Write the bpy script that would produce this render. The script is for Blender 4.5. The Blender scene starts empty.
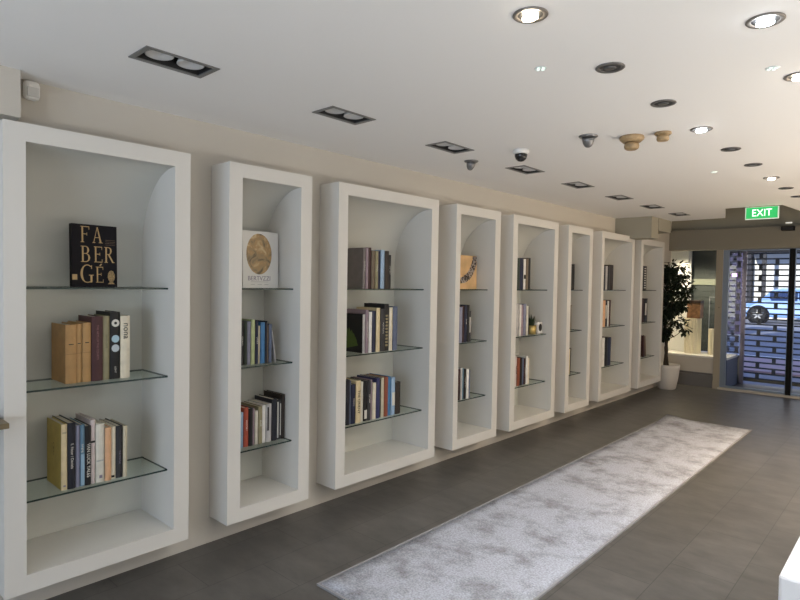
import bpy, bmesh, math, random
from mathutils import Vector, Matrix
random.seed(7)
C = bpy.context.scene.collection
PI = math.pi

# ------------------------------------------------------------------ materials
MATS = {}
def mat(name, col, rough=0.6, metal=0.0, spec=0.5, emit=None, es=0.0, noise=None, bump=0.0, bscale=60.0):
    if name in MATS: return MATS[name]
    m = bpy.data.materials.new(name); m.use_nodes = True
    nt = m.node_tree; b = nt.nodes['Principled BSDF']
    b.inputs['Base Color'].default_value = (*col, 1)
    b.inputs['Roughness'].default_value = rough
    b.inputs['Metallic'].default_value = metal
    b.inputs['Specular IOR Level'].default_value = spec
    if emit:
        b.inputs['Emission Color'].default_value = (*emit, 1); b.inputs['Emission Strength'].default_value = es
    if noise:
        amt, sc = noise
        tc = nt.nodes.new('ShaderNodeTexCoord'); n = nt.nodes.new('ShaderNodeTexNoise')
        n.inputs['Scale'].default_value = sc; n.inputs['Detail'].default_value = 6
        r = nt.nodes.new('ShaderNodeValToRGB')
        r.color_ramp.elements[0].position = .3; r.color_ramp.elements[1].position = .7
        r.color_ramp.elements[0].color = (*[c*(1-amt) for c in col], 1)
        r.color_ramp.elements[1].color = (*[min(1, c*(1+amt)) for c in col], 1)
        nt.links.new(tc.outputs['Object'], n.inputs['Vector']); nt.links.new(n.outputs['Fac'], r.inputs['Fac'])
        nt.links.new(r.outputs['Color'], b.inputs['Base Color'])
    if bump:
        tc = nt.nodes.new('ShaderNodeTexCoord'); n = nt.nodes.new('ShaderNodeTexNoise'); n.inputs['Scale'].default_value = bscale
        bp = nt.nodes.new('ShaderNodeBump'); bp.inputs['Strength'].default_value = bump; bp.inputs['Distance'].default_value = .01
        nt.links.new(tc.outputs['Object'], n.inputs['Vector']); nt.links.new(n.outputs['Fac'], bp.inputs['Height'])
        nt.links.new(bp.outputs['Normal'], b.inputs['Normal'])
    MATS[name] = m; return m

def glass_mat(name, tint, refl=1.0):
    m = bpy.data.materials.new(name); m.use_nodes = True; nt = m.node_tree; nt.nodes.clear()
    o = nt.nodes.new('ShaderNodeOutputMaterial'); mx = nt.nodes.new('ShaderNodeMixShader')
    t = nt.nodes.new('ShaderNodeBsdfTransparent'); t.inputs[0].default_value = (*tint, 1)
    g = nt.nodes.new('ShaderNodeBsdfGlossy'); g.inputs['Roughness'].default_value = .02
    f = nt.nodes.new('ShaderNodeFresnel'); f.inputs[0].default_value = 1.45
    ml = nt.nodes.new('ShaderNodeMath'); ml.operation = 'MULTIPLY'; ml.inputs[1].default_value = refl
    ge = nt.nodes.new('ShaderNodeNewGeometry'); iv = nt.nodes.new('ShaderNodeMath'); iv.operation = 'SUBTRACT'; iv.inputs[0].default_value = 1
    m2 = nt.nodes.new('ShaderNodeMath'); m2.operation = 'MULTIPLY'
    nt.links.new(ge.outputs['Backfacing'], iv.inputs[1]); nt.links.new(iv.outputs[0], m2.inputs[0]); nt.links.new(f.outputs[0], m2.inputs[1])
    nt.links.new(m2.outputs[0], ml.inputs[0]); nt.links.new(ml.outputs[0], mx.inputs[0])
    nt.links.new(t.outputs[0], mx.inputs[1]); nt.links.new(g.outputs[0], mx.inputs[2]); nt.links.new(mx.outputs[0], o.inputs[0])
    return m

M_wall = mat('wall_paint', (.56, .525, .465), .85, bump=.04)
M_ceil = mat('ceiling_paint', (.88, .872, .86), .9, bump=.03)
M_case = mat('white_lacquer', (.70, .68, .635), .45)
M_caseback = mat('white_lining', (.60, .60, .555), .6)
M_olive = mat('shopfront_paint', (.26, .235, .185), .7)
M_olive2 = mat('bulkhead_paint', (.34, .32, .255), .8)
M_cream = mat('cream_board', (.55, .50, .42), .6)
M_alu = mat('grey_aluminium', (.25, .29, .34), .35, .6)
M_bronze = mat('beige_post', (.36, .31, .23), .5, .1)
M_black = mat('black_metal', (.008, .008, .008), .6, spec=.15)
M_dark = mat('dark_gunmetal', (.07, .07, .07), .45, .3)
M_trim = mat('lamp_trim_grey', (.16, .155, .15), .4, .5)
M_gim = mat('satin_grey_metal', (.24, .24, .245), .35, .7)
M_wood = mat('tan_turned_wood', (.36, .25, .13), .5, noise=(.25, 40))
M_edge = mat('glass_edge', (.03, .05, .045), .2)
M_glass = glass_mat('shelf_glass', (.93, .97, .95), .55)
M_wglass = glass_mat('window_glass', (.93, .95, .96), .8)
M_pages = mat('book_pages', (.62, .57, .46), .9)
M_pot = mat('white_ceramic', (.66, .62, .56), .4)
M_soil = mat('soil', (.05, .03, .02), .95)
M_bark = mat('bark', (.06, .045, .03), .9)
M_leaf = mat('ficus_leaf', (.012, .020, .010), .55, spec=.25)
M_white = mat('white_plastic', (.8, .8, .78), .4)

# floor: grey stone-look tiles
def floor_mat():
    m = bpy.data.materials.new('floor_tiles'); m.use_nodes = True; nt = m.node_tree; b = nt.nodes['Principled BSDF']
    L = nt.links.new; N = nt.nodes.new
    tc = N('ShaderNodeTexCoord'); mp = N('ShaderNodeMapping'); mp.inputs['Rotation'].default_value = (0, 0, PI/2)
    mp.inputs['Location'].default_value = (0.2, .046, 0)
    br = N('ShaderNodeTexBrick'); br.offset = .5; br.inputs['Scale'].default_value = 1
    br.inputs['Brick Width'].default_value = .64; br.inputs['Row Height'].default_value = .323
    br.inputs['Mortar Size'].default_value = .0022; br.inputs['Mortar Smooth'].default_value = .2
    br.inputs['Color1'].default_value = (.092, .087, .080, 1); br.inputs['Color2'].default_value = (.106, .100, .093, 1)
    br.inputs['Mortar'].default_value = (.05, .048, .045, 1)
    L(tc.outputs['Object'], mp.inputs['Vector']); L(mp.outputs[0], br.inputs['Vector'])
    n = N('ShaderNodeTexNoise'); n.inputs['Scale'].default_value = 5; n.inputs['Detail'].default_value = 9; n.inputs['Roughness'].default_value = .65
    mp2 = N('ShaderNodeMapping'); mp2.inputs['Scale'].default_value = (.8, 1.6, 1)
    L(tc.outputs['Object'], mp2.inputs['Vector']); L(mp2.outputs[0], n.inputs['Vector'])
    r = N('ShaderNodeValToRGB'); r.color_ramp.elements[0].position = .3; r.color_ramp.elements[1].position = .7
    r.color_ramp.elements[0].color = (.72, .72, .72, 1); r.color_ramp.elements[1].color = (1.25, 1.25, 1.25, 1)
    L(n.outputs['Fac'], r.inputs['Fac'])
    mx = N('ShaderNodeMix'); mx.data_type = 'RGBA'; mx.blend_type = 'MULTIPLY'; mx.inputs[0].default_value = 1
    L(br.outputs['Color'], mx.inputs[6]); L(r.outputs['Color'], mx.inputs[7]); L(mx.outputs[2], b.inputs['Base Color'])
    b.inputs['Roughness'].default_value = .36; b.inputs['Specular IOR Level'].default_value = .45
    return m
def rug_mat():
    m = bpy.data.materials.new('rug_pile'); m.use_nodes = True; nt = m.node_tree; b = nt.nodes['Principled BSDF']
    L = nt.links.new; N = nt.nodes.new
    tc = N('ShaderNodeTexCoord')
    a = N('ShaderNodeTexNoise'); a.inputs['Scale'].default_value = 3.6; a.inputs['Detail'].default_value = 10; a.inputs['Roughness'].default_value = .75
    c = N('ShaderNodeTexNoise'); c.inputs['Scale'].default_value = 95; c.inputs['Detail'].default_value = 3
    L(tc.outputs['Object'], a.inputs['Vector']); L(tc.outputs['Object'], c.inputs['Vector'])
    r = N('ShaderNodeValToRGB'); e = r.color_ramp.elements
    e[0].position = .32; e[0].color = (.20, .195, .205, 1); e[1].position = .54; e[1].color = (.44, .46, .525, 1)
    L(a.outputs['Fac'], r.inputs['Fac'])
    r2 = N('ShaderNodeValToRGB'); r2.color_ramp.elements[0].position = .35; r2.color_ramp.elements[1].position = .65
    r2.color_ramp.elements[0].color = (.78, .78, .78, 1); r2.color_ramp.elements[1].color = (1.2, 1.2, 1.2, 1)
    L(c.outputs['Fac'], r2.inputs['Fac'])
    mx = N('ShaderNodeMix'); mx.data_type = 'RGBA'; mx.blend_type = 'MULTIPLY'; mx.inputs[0].default_value = 1
    L(r.outputs[0], mx.inputs[6]); L(r2.outputs[0], mx.inputs[7]); L(mx.outputs[2], b.inputs['Base Color'])
    b.inputs['Roughness'].default_value = .95; b.inputs['Specular IOR Level'].default_value = .1
    bp = N('ShaderNodeBump'); bp.inputs['Strength'].default_value = .5; bp.inputs['Distance'].default_value = .004
    L(c.outputs['Fac'], bp.inputs['Height']); L(bp.outputs[0], b.inputs['Normal'])
    return m

# ------------------------------------------------------------------ mesh helpers
def box(bm, x0, x1, y0, y1, z0, z1, mi=0, M=None):
    vs = [bm.verts.new(Vector(p) if M is None else M @ Vector(p)) for p in
          [(x0,y0,z0),(x1,y0,z0),(x1,y1,z0),(x0,y1,z0),(x0,y0,z1),(x1,y0,z1),(x1,y1,z1),(x0,y1,z1)]]
    for q in [(3,2,1,0),(4,5,6,7),(0,1,5,4),(1,2,6,5),(2,3,7,6),(3,0,4,7)]:
        f = bm.faces.new([vs[i] for i in q]); f.material_index = mi
    return vs
def lathe(bm, prof, n=28, c=(0,0,0), mi=0, cap=True):
    rings = []
    for r, z in prof:
        rings.append([bm.verts.new((c[0]+r*math.cos(2*PI*k/n), c[1]+r*math.sin(2*PI*k/n), c[2]+z)) for k in range(n)])
    for a, b in zip(rings, rings[1:]):
        for k in range(n):
            f = bm.faces.new((a[k], a[(k+1)%n], b[(k+1)%n], b[k])); f.material_index = mi; f.smooth = True
    if cap:
        for rg in (rings[0], rings[-1]):
            f = bm.faces.new(rg); f.material_index = mi
def tube(bm, pts, rads, n=8):
    rings = []
    for i, p in enumerate(pts):
        p = Vector(p); d = (Vector(pts[min(i+1, len(pts)-1)]) - Vector(pts[max(i-1, 0)])).normalized()
        u = d.orthogonal().normalized(); w = d.cross(u)
        rings.append([bm.verts.new(p + rads[i]*(u*math.cos(2*PI*k/n)+w*math.sin(2*PI*k/n))) for k in range(n)])
    for a, b in zip(rings, rings[1:]):
        for k in range(n):
            f = bm.faces.new((a[k], a[(k+1)%n], b[(k+1)%n], b[k])); f.smooth = True
    bm.faces.new(rings[0]); bm.faces.new(rings[-1])
def obj(name, bm, mats, parent=None, bevel=0, loc=None):
    bmesh.ops.recalc_face_normals(bm, faces=bm.faces[:])
    me = bpy.data.meshes.new(name); bm.to_mesh(me); bm.free()
    for m in (mats if isinstance(mats, (list, tuple)) else [mats]): me.materials.append(m)
    o = bpy.data.objects.new(name, me); C.objects.link(o)
    if parent: o.parent = parent
    if loc: o.location = loc
    if bevel:
        md = o.modifiers.new('bevel', 'BEVEL'); md.width = bevel; md.segments = 2; md.limit_method = 'ANGLE'
    return o
def one(name, args, m, parent=None, bevel=0, loc=None):
    bm = bmesh.new()
    for a in (args if isinstance(args, list) else [args]): box(bm, *a)
    return obj(name, bm, m, parent, bevel, loc)
def struct(o): o['kind'] = 'structure'; return o
def tag(o, label, cat, group=None):
    o['label'] = label; o['category'] = cat
    if group: o['group'] = group
    return o
def thing(name, label, cat, loc=(0,0,0), rz=0, group=None):
    o = bpy.data.objects.new(name, None); C.objects.link(o); o.location = loc; o.rotation_euler = (0, 0, rz)
    return tag(o, label, cat, group)
def text(name, s, size, m, parent, M, extr=.0004, sx=1.0, align='CENTER'):
    cu = bpy.data.curves.new(name, 'FONT'); cu.body = s; cu.size = size; cu.extrude = extr
    cu.align_x = align; cu.align_y = 'CENTER'
    t = bpy.data.objects.new(name, cu); C.objects.link(t)
    dg = bpy.context.evaluated_depsgraph_get(); dg.update()
    me = bpy.data.meshes.new_from_object(t.evaluated_get(dg)); me.name = name
    bpy.data.objects.remove(t)
    me.materials.clear(); me.materials.append(m)
    me.transform(M @ Matrix.Diagonal((sx, 1, 1, 1)))
    o = bpy.data.objects.new(name, me); C.objects.link(o); o.parent = parent
    return o
def copy_tree(o, parent=None):
    c = o.copy(); C.objects.link(c); c.parent = parent
    for ch in o.children: copy_tree(ch, c)
    return c

# ------------------------------------------------------------------ constants
WX, FX, CZ = -3.076, -2.8835, 2.448           # wall face, case front, ceiling
ZB, ZT = .154, 2.211
CASES = [(.663,1.502),(1.729,2.315),(2.537,3.593),(3.827,4.496),(4.712,5.611),(5.840,6.458),(6.712,7.752),(7.989,8.922)]
SH = {1: 1.502, 2: 1.037, 3: .538}            # top of each glass shelf
XR, YB, YF = 1.75, -2.6, 9.83
BACKX = -3.30

# ------------------------------------------------------------------ setting
fl = one('floor', [(-3.5, XR+.15, YB-.15, 10.75, -.06, 0)], floor_mat()); struct(fl)
# left wall with openings in which the cases sit
bm = bmesh.new()
ysplit = [YB-.1] + [v for c in CASES for v in c] + [YF]
for i in range(0, len(ysplit), 2): box(bm, -3.36, WX, ysplit[i], ysplit[i+1], 0, 3.0)
for a, b in CASES:
    box(bm, -3.36, WX, a, b, 0, ZB); box(bm, -3.36, WX, a, b, ZT, 3.0); box(bm, -3.36, BACKX-.005, a, b, ZB, ZT)
struct(obj('wall_left', bm, M_wall))
struct(one('wall_right', (XR, XR+.12, YB-.1, YF, 0, 3.0), M_wall))
# back wall with the shop's big window behind the camera
struct(one('wall_back', [(WX, -2.3, YB-.12, YB, 0, 3.0), (1.2, XR, YB-.12, YB, 0, 3.0), (-2.3, 1.2, YB-.12, YB, 0, .5), (-2.3, 1.2, YB-.12, YB, 2.3, 3.0)], M_wall))
w2 = one('window_2', [(-2.3, -2.24, YB-.1, YB-.02, .5, 2.3), (1.14, 1.2, YB-.1, YB-.02, .5, 2.3), (-2.24, 1.14, YB-.1, YB-.02, .5, .56), (-2.24, 1.14, YB-.1, YB-.02, 2.24, 2.3), (-.58, -.52, YB-.1, YB-.02, .56, 2.24)], M_alu); struct(w2)
obj_p = one('pane', [(-2.24, -.58, YB-.065, YB-.057, .56, 2.24), (-.52, 1.14, YB-.065, YB-.057, .56, 2.24)], M_wglass, w2)

# ceiling: slab with rectangular openings for the twin lamps
LY = [1.145, 2.105, 3.04, 3.985, 4.875, 5.80, 6.67, 7.535]
LX = [-2.335, -2.355, -2.355, -2.345, -2.33, -2.325, -2.30, -2.275]
bm = bmesh.new()
TOP = CZ + .10
xa, xb = -2.42, -2.27
yy = YB
for lx, ly in zip(LX, LY):
    x0, x1, y0, y1 = lx-.072, lx+.072, ly-.145, ly+.145
    box(bm, WX, XR, yy, y0, CZ, TOP) if ly < 7.3 else None
    if ly < 7.3:
        box(bm, WX, x0, y0, y1, CZ, TOP); box(bm, x1, XR, y0, y1, CZ, TOP)
        yy = y1
box(bm, WX, XR, yy, 7.29, CZ, TOP)
lx, ly = LX[-1], LY[-1]; x0, x1, y0, y1 = lx-.072, lx+.072, ly-.145, ly+.145
def prism(bm, pts, z0, z1):
    a = [bm.verts.new((x, y, z0)) for x, y in pts]; b = [bm.verts.new((x, y, z1)) for x, y in pts]
    bm.faces.new(a[::-1]); bm.faces.new(b)
    n = len(pts)
    for k in range(n): bm.faces.new((a[k], a[(k+1)%n], b[(k+1)%n], b[k]))
box(bm, WX, x0, 7.29, 8.30, CZ, TOP)
box(bm, x0, x1, 7.29, y0, CZ, TOP); box(bm, x0, x1, y1, 8.28, CZ, TOP)
prism(bm, [(x1, 7.29), (-1.72, 7.29), (-1.937, 8.255), (x1, 8.28)], CZ, TOP)
prism(bm, [(-1.17, 7.29), (XR, 7.29), (XR, YF-.01), (-.95, YF-.01), (-1.10, 7.98)], CZ, TOP)
struct(obj('ceiling', bm, M_ceil))
struct(one('trim_3', (WX, XR, 7.0, YF, 3.0, 3.08), M_olive2))      # high ceiling over the entry
# bulkheads
struct(one('trim_1', (WX, -2.945, YB, .745, 2.243, CZ), M_wall))
struct(one('trim_2', [(WX, -2.61, 7.56, 7.80, 2.175, CZ), (WX, -2.60, 7.80, 8.27, 2.285, CZ)], M_olive2, None))
# far wall above the shopfront
struct(one('wall_front', [(WX, XR, YF, YF+.12, 2.136, 3.0), (-.50, XR, YF, YF+.12, 0, 2.136)], M_olive2))
struct(one('trim_4', (WX, XR, YF-.10, YF, 2.136, 2.45), M_olive))   # shutter housing
# left return
struct(one('wall_entry', [(-3.56, -3.45, YF, 10.72, 0, 3.0), (-3.45, WX, YF, YF+.02, 2.136, 3.0), (-3.45, -3.36, YF, YF+.02, 0, 2.136)], M_wall))

# display window (window_1)
w1 = one('window_1', [(WX, -2.40, YF, YF+.10, 0, .12), (WX, -2.40, YF-.03, YF+.10, .12, .19), (WX, -2.40, YF+.02, YF+.10, .19, .46)], mat('kick_board', (.16,.15,.14), .6)); struct(w1)
one('panel', [(WX, -2.41, YF, YF+.02, .225, .46)], M_cream, w1)
one('deck', [(-3.45, -2.24, YF+.10, 10.62, .44, .475), (WX, -2.40, YF-.01, YF+.10, .46, .485)], mat('window_deck', (.75,.72,.66), .5), w1)
one('side_panel', [(-2.27, -2.24, YF+.10, 10.62, 0, .44)], mat('navy_board', (.05,.07,.13), .5), w1)
one('pane', [(WX, -2.40, YF+.03, YF+.038, .485, 2.136)], M_wglass, w1)
one('pane', [(-2.25, -2.244, YF+.10, 10.60, .475, 2.136)], M_wglass, w1)
one('back_panel', [(-3.44, -2.985, 10.45, 10.60, .475, 2.40)], mat('white_display_board', (.75,.75,.73), .6), w1)
one('post', [(-2.985, -2.955, 10.5, 10.54, .475, 2.40)], mat('pale_post', (.6,.6,.62), .4), w1)
mu = one('trim_5', [(-2.405, -2.315, YF-.02, YF+.10, 0, 2.136)], M_bronze); struct(mu)
one('knob', [(-2.352, -2.342, YF-.03, YF-.02, 1.245, 1.257)], M_black, mu)

# doors
def door(name, x0, x1, left, right):
    d = one(name, [(x0, x0+left, YF+.01, YF+.055, .03, 2.13), (x1-right, x1, YF+.01, YF+.055, .03, 2.13), (x0+left, x1-right, YF+.01, YF+.055, 2.112, 2.13), (x0+left, x1-right, YF+.01, YF+.055, .03, .06)], M_alu)
    struct(d)
    one('pane', [(x0+left, x1-right, YF+.028, YF+.036, .06, 2.10)], M_wglass, d)
    return d
d1 = door('door_1', -2.315, -1.467, .075, .006)
one('meeting_stile', [(-1.466, -1.428, YF-.005, YF+.07, .03, 2.13)], M_black, d1)
d2 = door('door_2', -1.397, -.50, .006, .06)
one('meeting_stile', [(-1.427, -1.398, YF-.005, YF+.07, .03, 2.13)], M_black, d2)
struct(one('trim_6', (-2.33, -.50, YF-.04, YF+.12, 0, .028), mat('pale_threshold', (.55,.50,.42), .4)))

# roller shutter with brick-pattern openings
sh = thing('roller_shutter', 'closed roller shutter with a brick pattern of clear openings, behind the glass doors', 'shutter', (-2.2, 10.70, 0))
bm = bmesh.new()
P0, PR = .445, .0875
def shutter_panel(bm, x0, x1, z0, rows, off=0):
    for r in range(rows+1):
        z = z0 + r*PR
        box(bm, x0, x1, 0, .012, z, z+.024)
        if r < rows:
            xs = x0 + (r % 2)*P0/2 + off
            while xs < x1-.035:
                box(bm, xs, xs+.052, 0, .012, z+.024, z+PR); xs += P0
shutter_panel(bm, .03, 3.7, .09, 23, .165)
obj('curtain', bm, mat('shutter_slat', (.05,.055,.075), .5, .3), sh)
one('guide_rail', (-.03, .03, -.03, .03, .0, 2.2), mat('guide_metal', (.22,.19,.24), .4, .5), sh)
bm = bmesh.new(); P0 = .13; shutter_panel(bm, -.40, -.05, .49, 19, .03)
obj('side_curtain', bm, MATS['shutter_slat'], sh)
one('bottom_bar', (.03, 3.7, -.01, .02, .05, .09), mat('shutter_bar', (.10,.09,.07), .5), sh)
one('closed_panel', [(-.80, -.40, 0, .02, .475, 2.2)]+[(-.80, -.40, -.01, 0, z, z+.05) for z in [.6+.1*k for k in range(16)]], mat('dark_rib', (.045,.055,.055), .6), sh)
one('panel_band', (-.80, -.40, -.02, -.01, 1.60, 1.70), mat('grey_green_band', (.22,.24,.19), .6), sh)
struct(one('wall_outer', [(-3.56, XR, 10.74, 10.90, 2.14, 3.0), (-3.56, -2.98, 10.74, 10.9, 0, 2.14), (-2.98, -2.22, 10.74, 10.9, 0, .44), (1.5, XR, 10.74, 10.9, 0, 2.14), (-3.45, XR+.1, 9.96, 10.74, 2.5, 2.6)], mat('outer_wall', (.2,.2,.2), .8)))
# unseen block above the shop, added to shade the street and stop sun leaks
struct(one('sun_blocker', (-6, 6, -3.2, 10.9, 3.1, 9.5), mat('sun_blocker_grey', (.3,.3,.3), .9)))

# window display things
def fluted(bm, r, h, n=20):
    pr = [bm.verts.new(((r if k % 2 else r*.93)*math.cos(PI*k/n), (r if k % 2 else r*.93)*math.sin(PI*k/n), 0)) for k in range(2*n)]
    up = [bm.verts.new((v.co.x, v.co.y, h)) for v in pr]
    for k in range(2*n): bm.faces.new((pr[k], pr[(k+1)%(2*n)], up[(k+1)%(2*n)], up[k]))
    bm.faces.new(pr[::-1]); bm.faces.new(up)
M_flute = mat('cream_fluted', (.78, .70, .52), .6)
bm = bmesh.new(); fluted(bm, .125, .575)
tag(obj('pedestal', bm, M_flute, loc=(-2.825, 10.24, .476)), 'tall cream fluted pedestal under the brown box in the lit shop window', 'pedestal')
bm = bmesh.new(); fluted(bm, .06, .415, 12)
tag(obj('pedestal', bm, M_flute, loc=(-2.53, 10.24, .476)), 'short narrow cream fluted pedestal beside the mullion in the shop window', 'pedestal')
bxo = thing('display_box', 'brown wooden display box with a dark lid on the tall cream pedestal', 'box', (-2.80, 10.24, 1.052))
one('body', (-.10, .10, -.09, .09, 0, .25), mat('brown_box', (.20,.10,.045), .5, noise=(.4, 20)), bxo)
one('lid', (-.105, .105, -.095, .095, .25, .29), mat('box_lid', (.03,.015,.01), .5), bxo)
fr = thing('wire_stand', 'small pale metal wire stand in the shop window, above the short pedestal', 'stand', (-2.54, 10.36, .476))
one('frame', [(-.085,-.077,0,.008,0,.93), (.02,.028,0,.008,0,.93), (-.085,.028,0,.008,.922,.93)], mat('pale_wire', (.6,.6,.62), .3, .6), fr)

# street
street = mat('road', (.27,.28,.34), .8, noise=(.15, 2))
struct(one('ground', (-60, 60, 10.75, 60, -.06, -.01), street))
paving = mat('pavement', (.55,.38,.40), .8)
struct(one('ground_pavement', (-60, 60, 12.4, 14.9, -.01, .02), paving))
struct(one('ground_kerb', (-60, 60, 14.9, 15.15, -.01, .03), mat('kerb', (.85,.85,.9), .6)))
def bldg():
    b = thing('building', 'pale sunlit building across the street seen through the shutter', 'building', (0, 34, 0))
    m1 = mat('pale_facade', (.85,.83,.76), .8)
    bm = bmesh.new(); box(bm, -6.6, 30, 0, 6, 0, 9); obj('wall', bm, m1, b)
    one('awning', (-6.6, 30, -1.0, 0, 3.40, 3.62), mat('dark_awning', (.03,.035,.05), .7), b)
    x = -6.2
    while x < 12:
        one('shopfront', (x, x+2.2, -.06, 0, 3.9, 5.0), mat('dark_window', (.06,.07,.09), .3), b)
        x += 3.1
    return b
bldg()
db = thing('building', 'dark building to the left across the street with a purple neon tube', 'building', (0, 33.5, 0))
one('wall', (-40, -6.62, 0, 6, 0, 10), mat('dark_facade', (.035,.035,.045), .8), db)
one('canopy', (-30, -7.6, -1.5, 0, 2.4, 2.7), mat('canopy_grey', (.12,.14,.13), .8), db)
pl = one('street_pole', (-5.93, -5.76, 32.3, 32.46, 0, 5), mat('pole_dark', (.03,.03,.035), .6)); tag(pl, 'dark street pole in front of the pale building across the street', 'pole')
ns = thing('neon_sign', 'glowing pink and purple neon bars in the dark shopfront opposite', 'sign', (-5.2, 22, 0))
for q in ((-.30,.02,0,.05,1.90,2.05), (.18,.48,0,.05,1.90,2.05)): one('tube', q, mat('neon_pink', (.6,.3,.7), .5, emit=(.85,.45,1), es=3), ns)
one('backing', (-.7, .62, .06, .5, 0, 2.9), mat('purple_board', (.045,.035,.09), .6), ns)

# car
def car():
    t = thing('car', 'light blue car parked across the street, seen through the shutter openings', 'car', (-5.25, 30.2, 0))
    prof = [(-1.0,.28),(-1.05,.55),(-.98,.86),(-.35,1.06),(.10,1.50),(.5,1.60),(2.8,1.60),(3.3,1.15),(3.45,1.0),(3.5,.5),(3.3,.28)]
    bm = bmesh.new()
    # outline runs front (left) to rear (right)
    for s, inset in ((0, 0),):
        a = [bm.verts.new((x, 0 if z < 1.0 else .18, z)) for x, z in prof]
        b = [bm.verts.new((x, 1.75 if z < 1.0 else 1.57, z)) for x, z in prof]
        bm.faces.new(a); bm.faces.new(b[::-1])
        for k in range(len(prof)): bm.faces.new((a[k], a[(k+1)%len(prof)], b[(k+1)%len(prof)], b[k]))
    obj('body', bm, mat('car_blue', (.22,.38,.75), .4, .0), t, bevel=.06)
    one('side_window', [(.05,1.05,.06,.22,1.10,1.46), (1.13,2.05,.06,.22,1.10,1.46), (2.12,2.8,.06,.22,1.10,1.46)], mat('car_glass', (.02,.04,.12), .3), t)
    one('headlight', (-1.07,-.80,-.015,.3,.58,.72), mat('lamp_clear', (.9,.9,.95), .2), t)
    for wx in (-.38, 2.4):
        bm = bmesh.new(); lathe(bm, [(.45,0),(.45,.02)], 28)
        bmesh.ops.rotate(bm, verts=bm.verts[:], cent=(0,0,0), matrix=Matrix.Rotation(-PI/2, 3, 'X'))
        obj('wheel_arch', bm, mat('arch_dark', (.008,.008,.012), .9), t, loc=(wx, -.012, .36))
    for wx in (-.38, 2.4):
        bm = bmesh.new(); lathe(bm, [(.25,-.10),(.36,-.10),(.36,.10),(.25,.10)], 28, cap=True)
        bmesh.ops.rotate(bm, verts=bm.verts[:], cent=(0,0,0), matrix=Matrix.Rotation(PI/2, 3, 'X'))
        wh = obj('wheel', bm, mat('tyre', (.01,.01,.012), .7), t, loc=(wx, .02, .36))
        bm = bmesh.new()
        for k in range(5):
            A = Matrix.Rotation(2*PI*k/5, 4, 'Y'); box(bm, -.035, .035, -.115, -.10, .02, .25, 0, A)
        lathe(bm, [(.25,.10),(.27,.118),(.25,.118)], 28, cap=False)
        obj('rim', bm, mat('alloy', (.75,.72,.65), .25, .7), wh)
    return t
car()

# ------------------------------------------------------------------ display cases
ORD = ['first', 'second', 'third', 'fourth', 'fifth', 'sixth', 'seventh', 'eighth']
case_lab = ['wide white wall case nearest the left edge, black book on its top shelf',
 'narrow white wall case with the white oval-picture book on its top shelf',
 'wide white wall case with three full shelves of upright books',
 'narrow white wall case with the gold jewellery book on its top shelf',
 'wide white wall case holding a little potted plant on its middle shelf',
 'narrow white wall case, sixth in the row, between two wider ones',
 'wide white wall case, seventh in the row, second from the far end',
 'narrow white wall case at the far end of the row beside the potted tree']
def make_case(i, y0, y1):
    t = thing('display_case', case_lab[i], 'display case', (WX, (y0+y1)/2, ZB), 0, 'white wall display cases')
    w = (y1-y0)/2; e = .0015
    def X(x): return x - WX
    h = ZT-ZB; r = .085; rl = {3: .064, 6: .073}.get(i, .085)
    bm = bmesh.new()
    box(bm, X(BACKX), X(FX), -w+e, -w+rl, e, h-e); box(bm, X(BACKX), X(FX), w-r, w-e, e, h-e)
    box(bm, X(BACKX), X(FX), -w+rl, w-r, e, .080); box(bm, X(BACKX), X(FX), -w+rl, w-r, h-.08, h-e)
    bmesh.ops.remove_doubles(bm, verts=bm.verts[:], dist=1e-5)
    obj('frame', bm, M_case, t)
    # coved back: straight up, then a quarter curve to the front top edge
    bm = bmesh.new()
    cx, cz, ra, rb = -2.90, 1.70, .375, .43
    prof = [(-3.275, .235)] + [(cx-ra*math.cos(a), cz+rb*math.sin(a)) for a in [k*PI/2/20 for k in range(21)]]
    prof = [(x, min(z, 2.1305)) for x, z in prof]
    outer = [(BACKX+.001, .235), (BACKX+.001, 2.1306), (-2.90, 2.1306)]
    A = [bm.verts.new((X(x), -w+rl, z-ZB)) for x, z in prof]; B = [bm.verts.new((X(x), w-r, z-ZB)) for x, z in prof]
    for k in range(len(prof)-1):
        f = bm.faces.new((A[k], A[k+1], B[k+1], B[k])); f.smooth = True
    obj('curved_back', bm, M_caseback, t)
    for s in (1, 2, 3):
        bm = bmesh.new(); z = SH[s]-ZB
        box(bm, X(-3.262), X(-2.955), -w+rl+.001, w-r-.001, z-.009, z)
        for f in bm.faces:
            zs = [v.co.z for v in f.verts]; f.material_index = 0 if max(zs)-min(zs) < 1e-4 else 1
        obj('glass_shelf', bm, [M_glass, M_edge], t)
    return t
for i, (a, b) in enumerate(CASES): make_case(i, a, b)

# ------------------------------------------------------------------ books
COL = dict(tan=(.46,.27,.105), maroon=(.11,.035,.04), olive=(.30,.27,.16), black=(.012,.012,.014), cream=(.66,.60,.47), yellow=(.46,.36,.09),
 navyblack=(.018,.02,.035), lilac=(.26,.27,.38), teal=(.13,.24,.34), pinkwhite=(.58,.50,.49), offwhite=(.60,.58,.50), peach=(.62,.36,.20),
 beige=(.50,.45,.33), slate=(.11,.14,.22), dkgreen=(.035,.06,.04), lime=(.42,.48,.26), navy=(.02,.03,.09), blue=(.06,.20,.42), dkgrey=(.05,.05,.055),
 ltblue=(.28,.40,.55), red=(.42,.08,.045), mauve=(.32,.24,.28), white=(.70,.69,.66), ltgrey=(.42,.41,.41), greige=(.20,.175,.17), dkred=(.07,.02,.022),
 brown=(.17,.13,.09), dkbrown=(.045,.03,.022), butter=(.62,.52,.32), indigo=(.055,.06,.20), rust=(.26,.07,.035))
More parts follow.
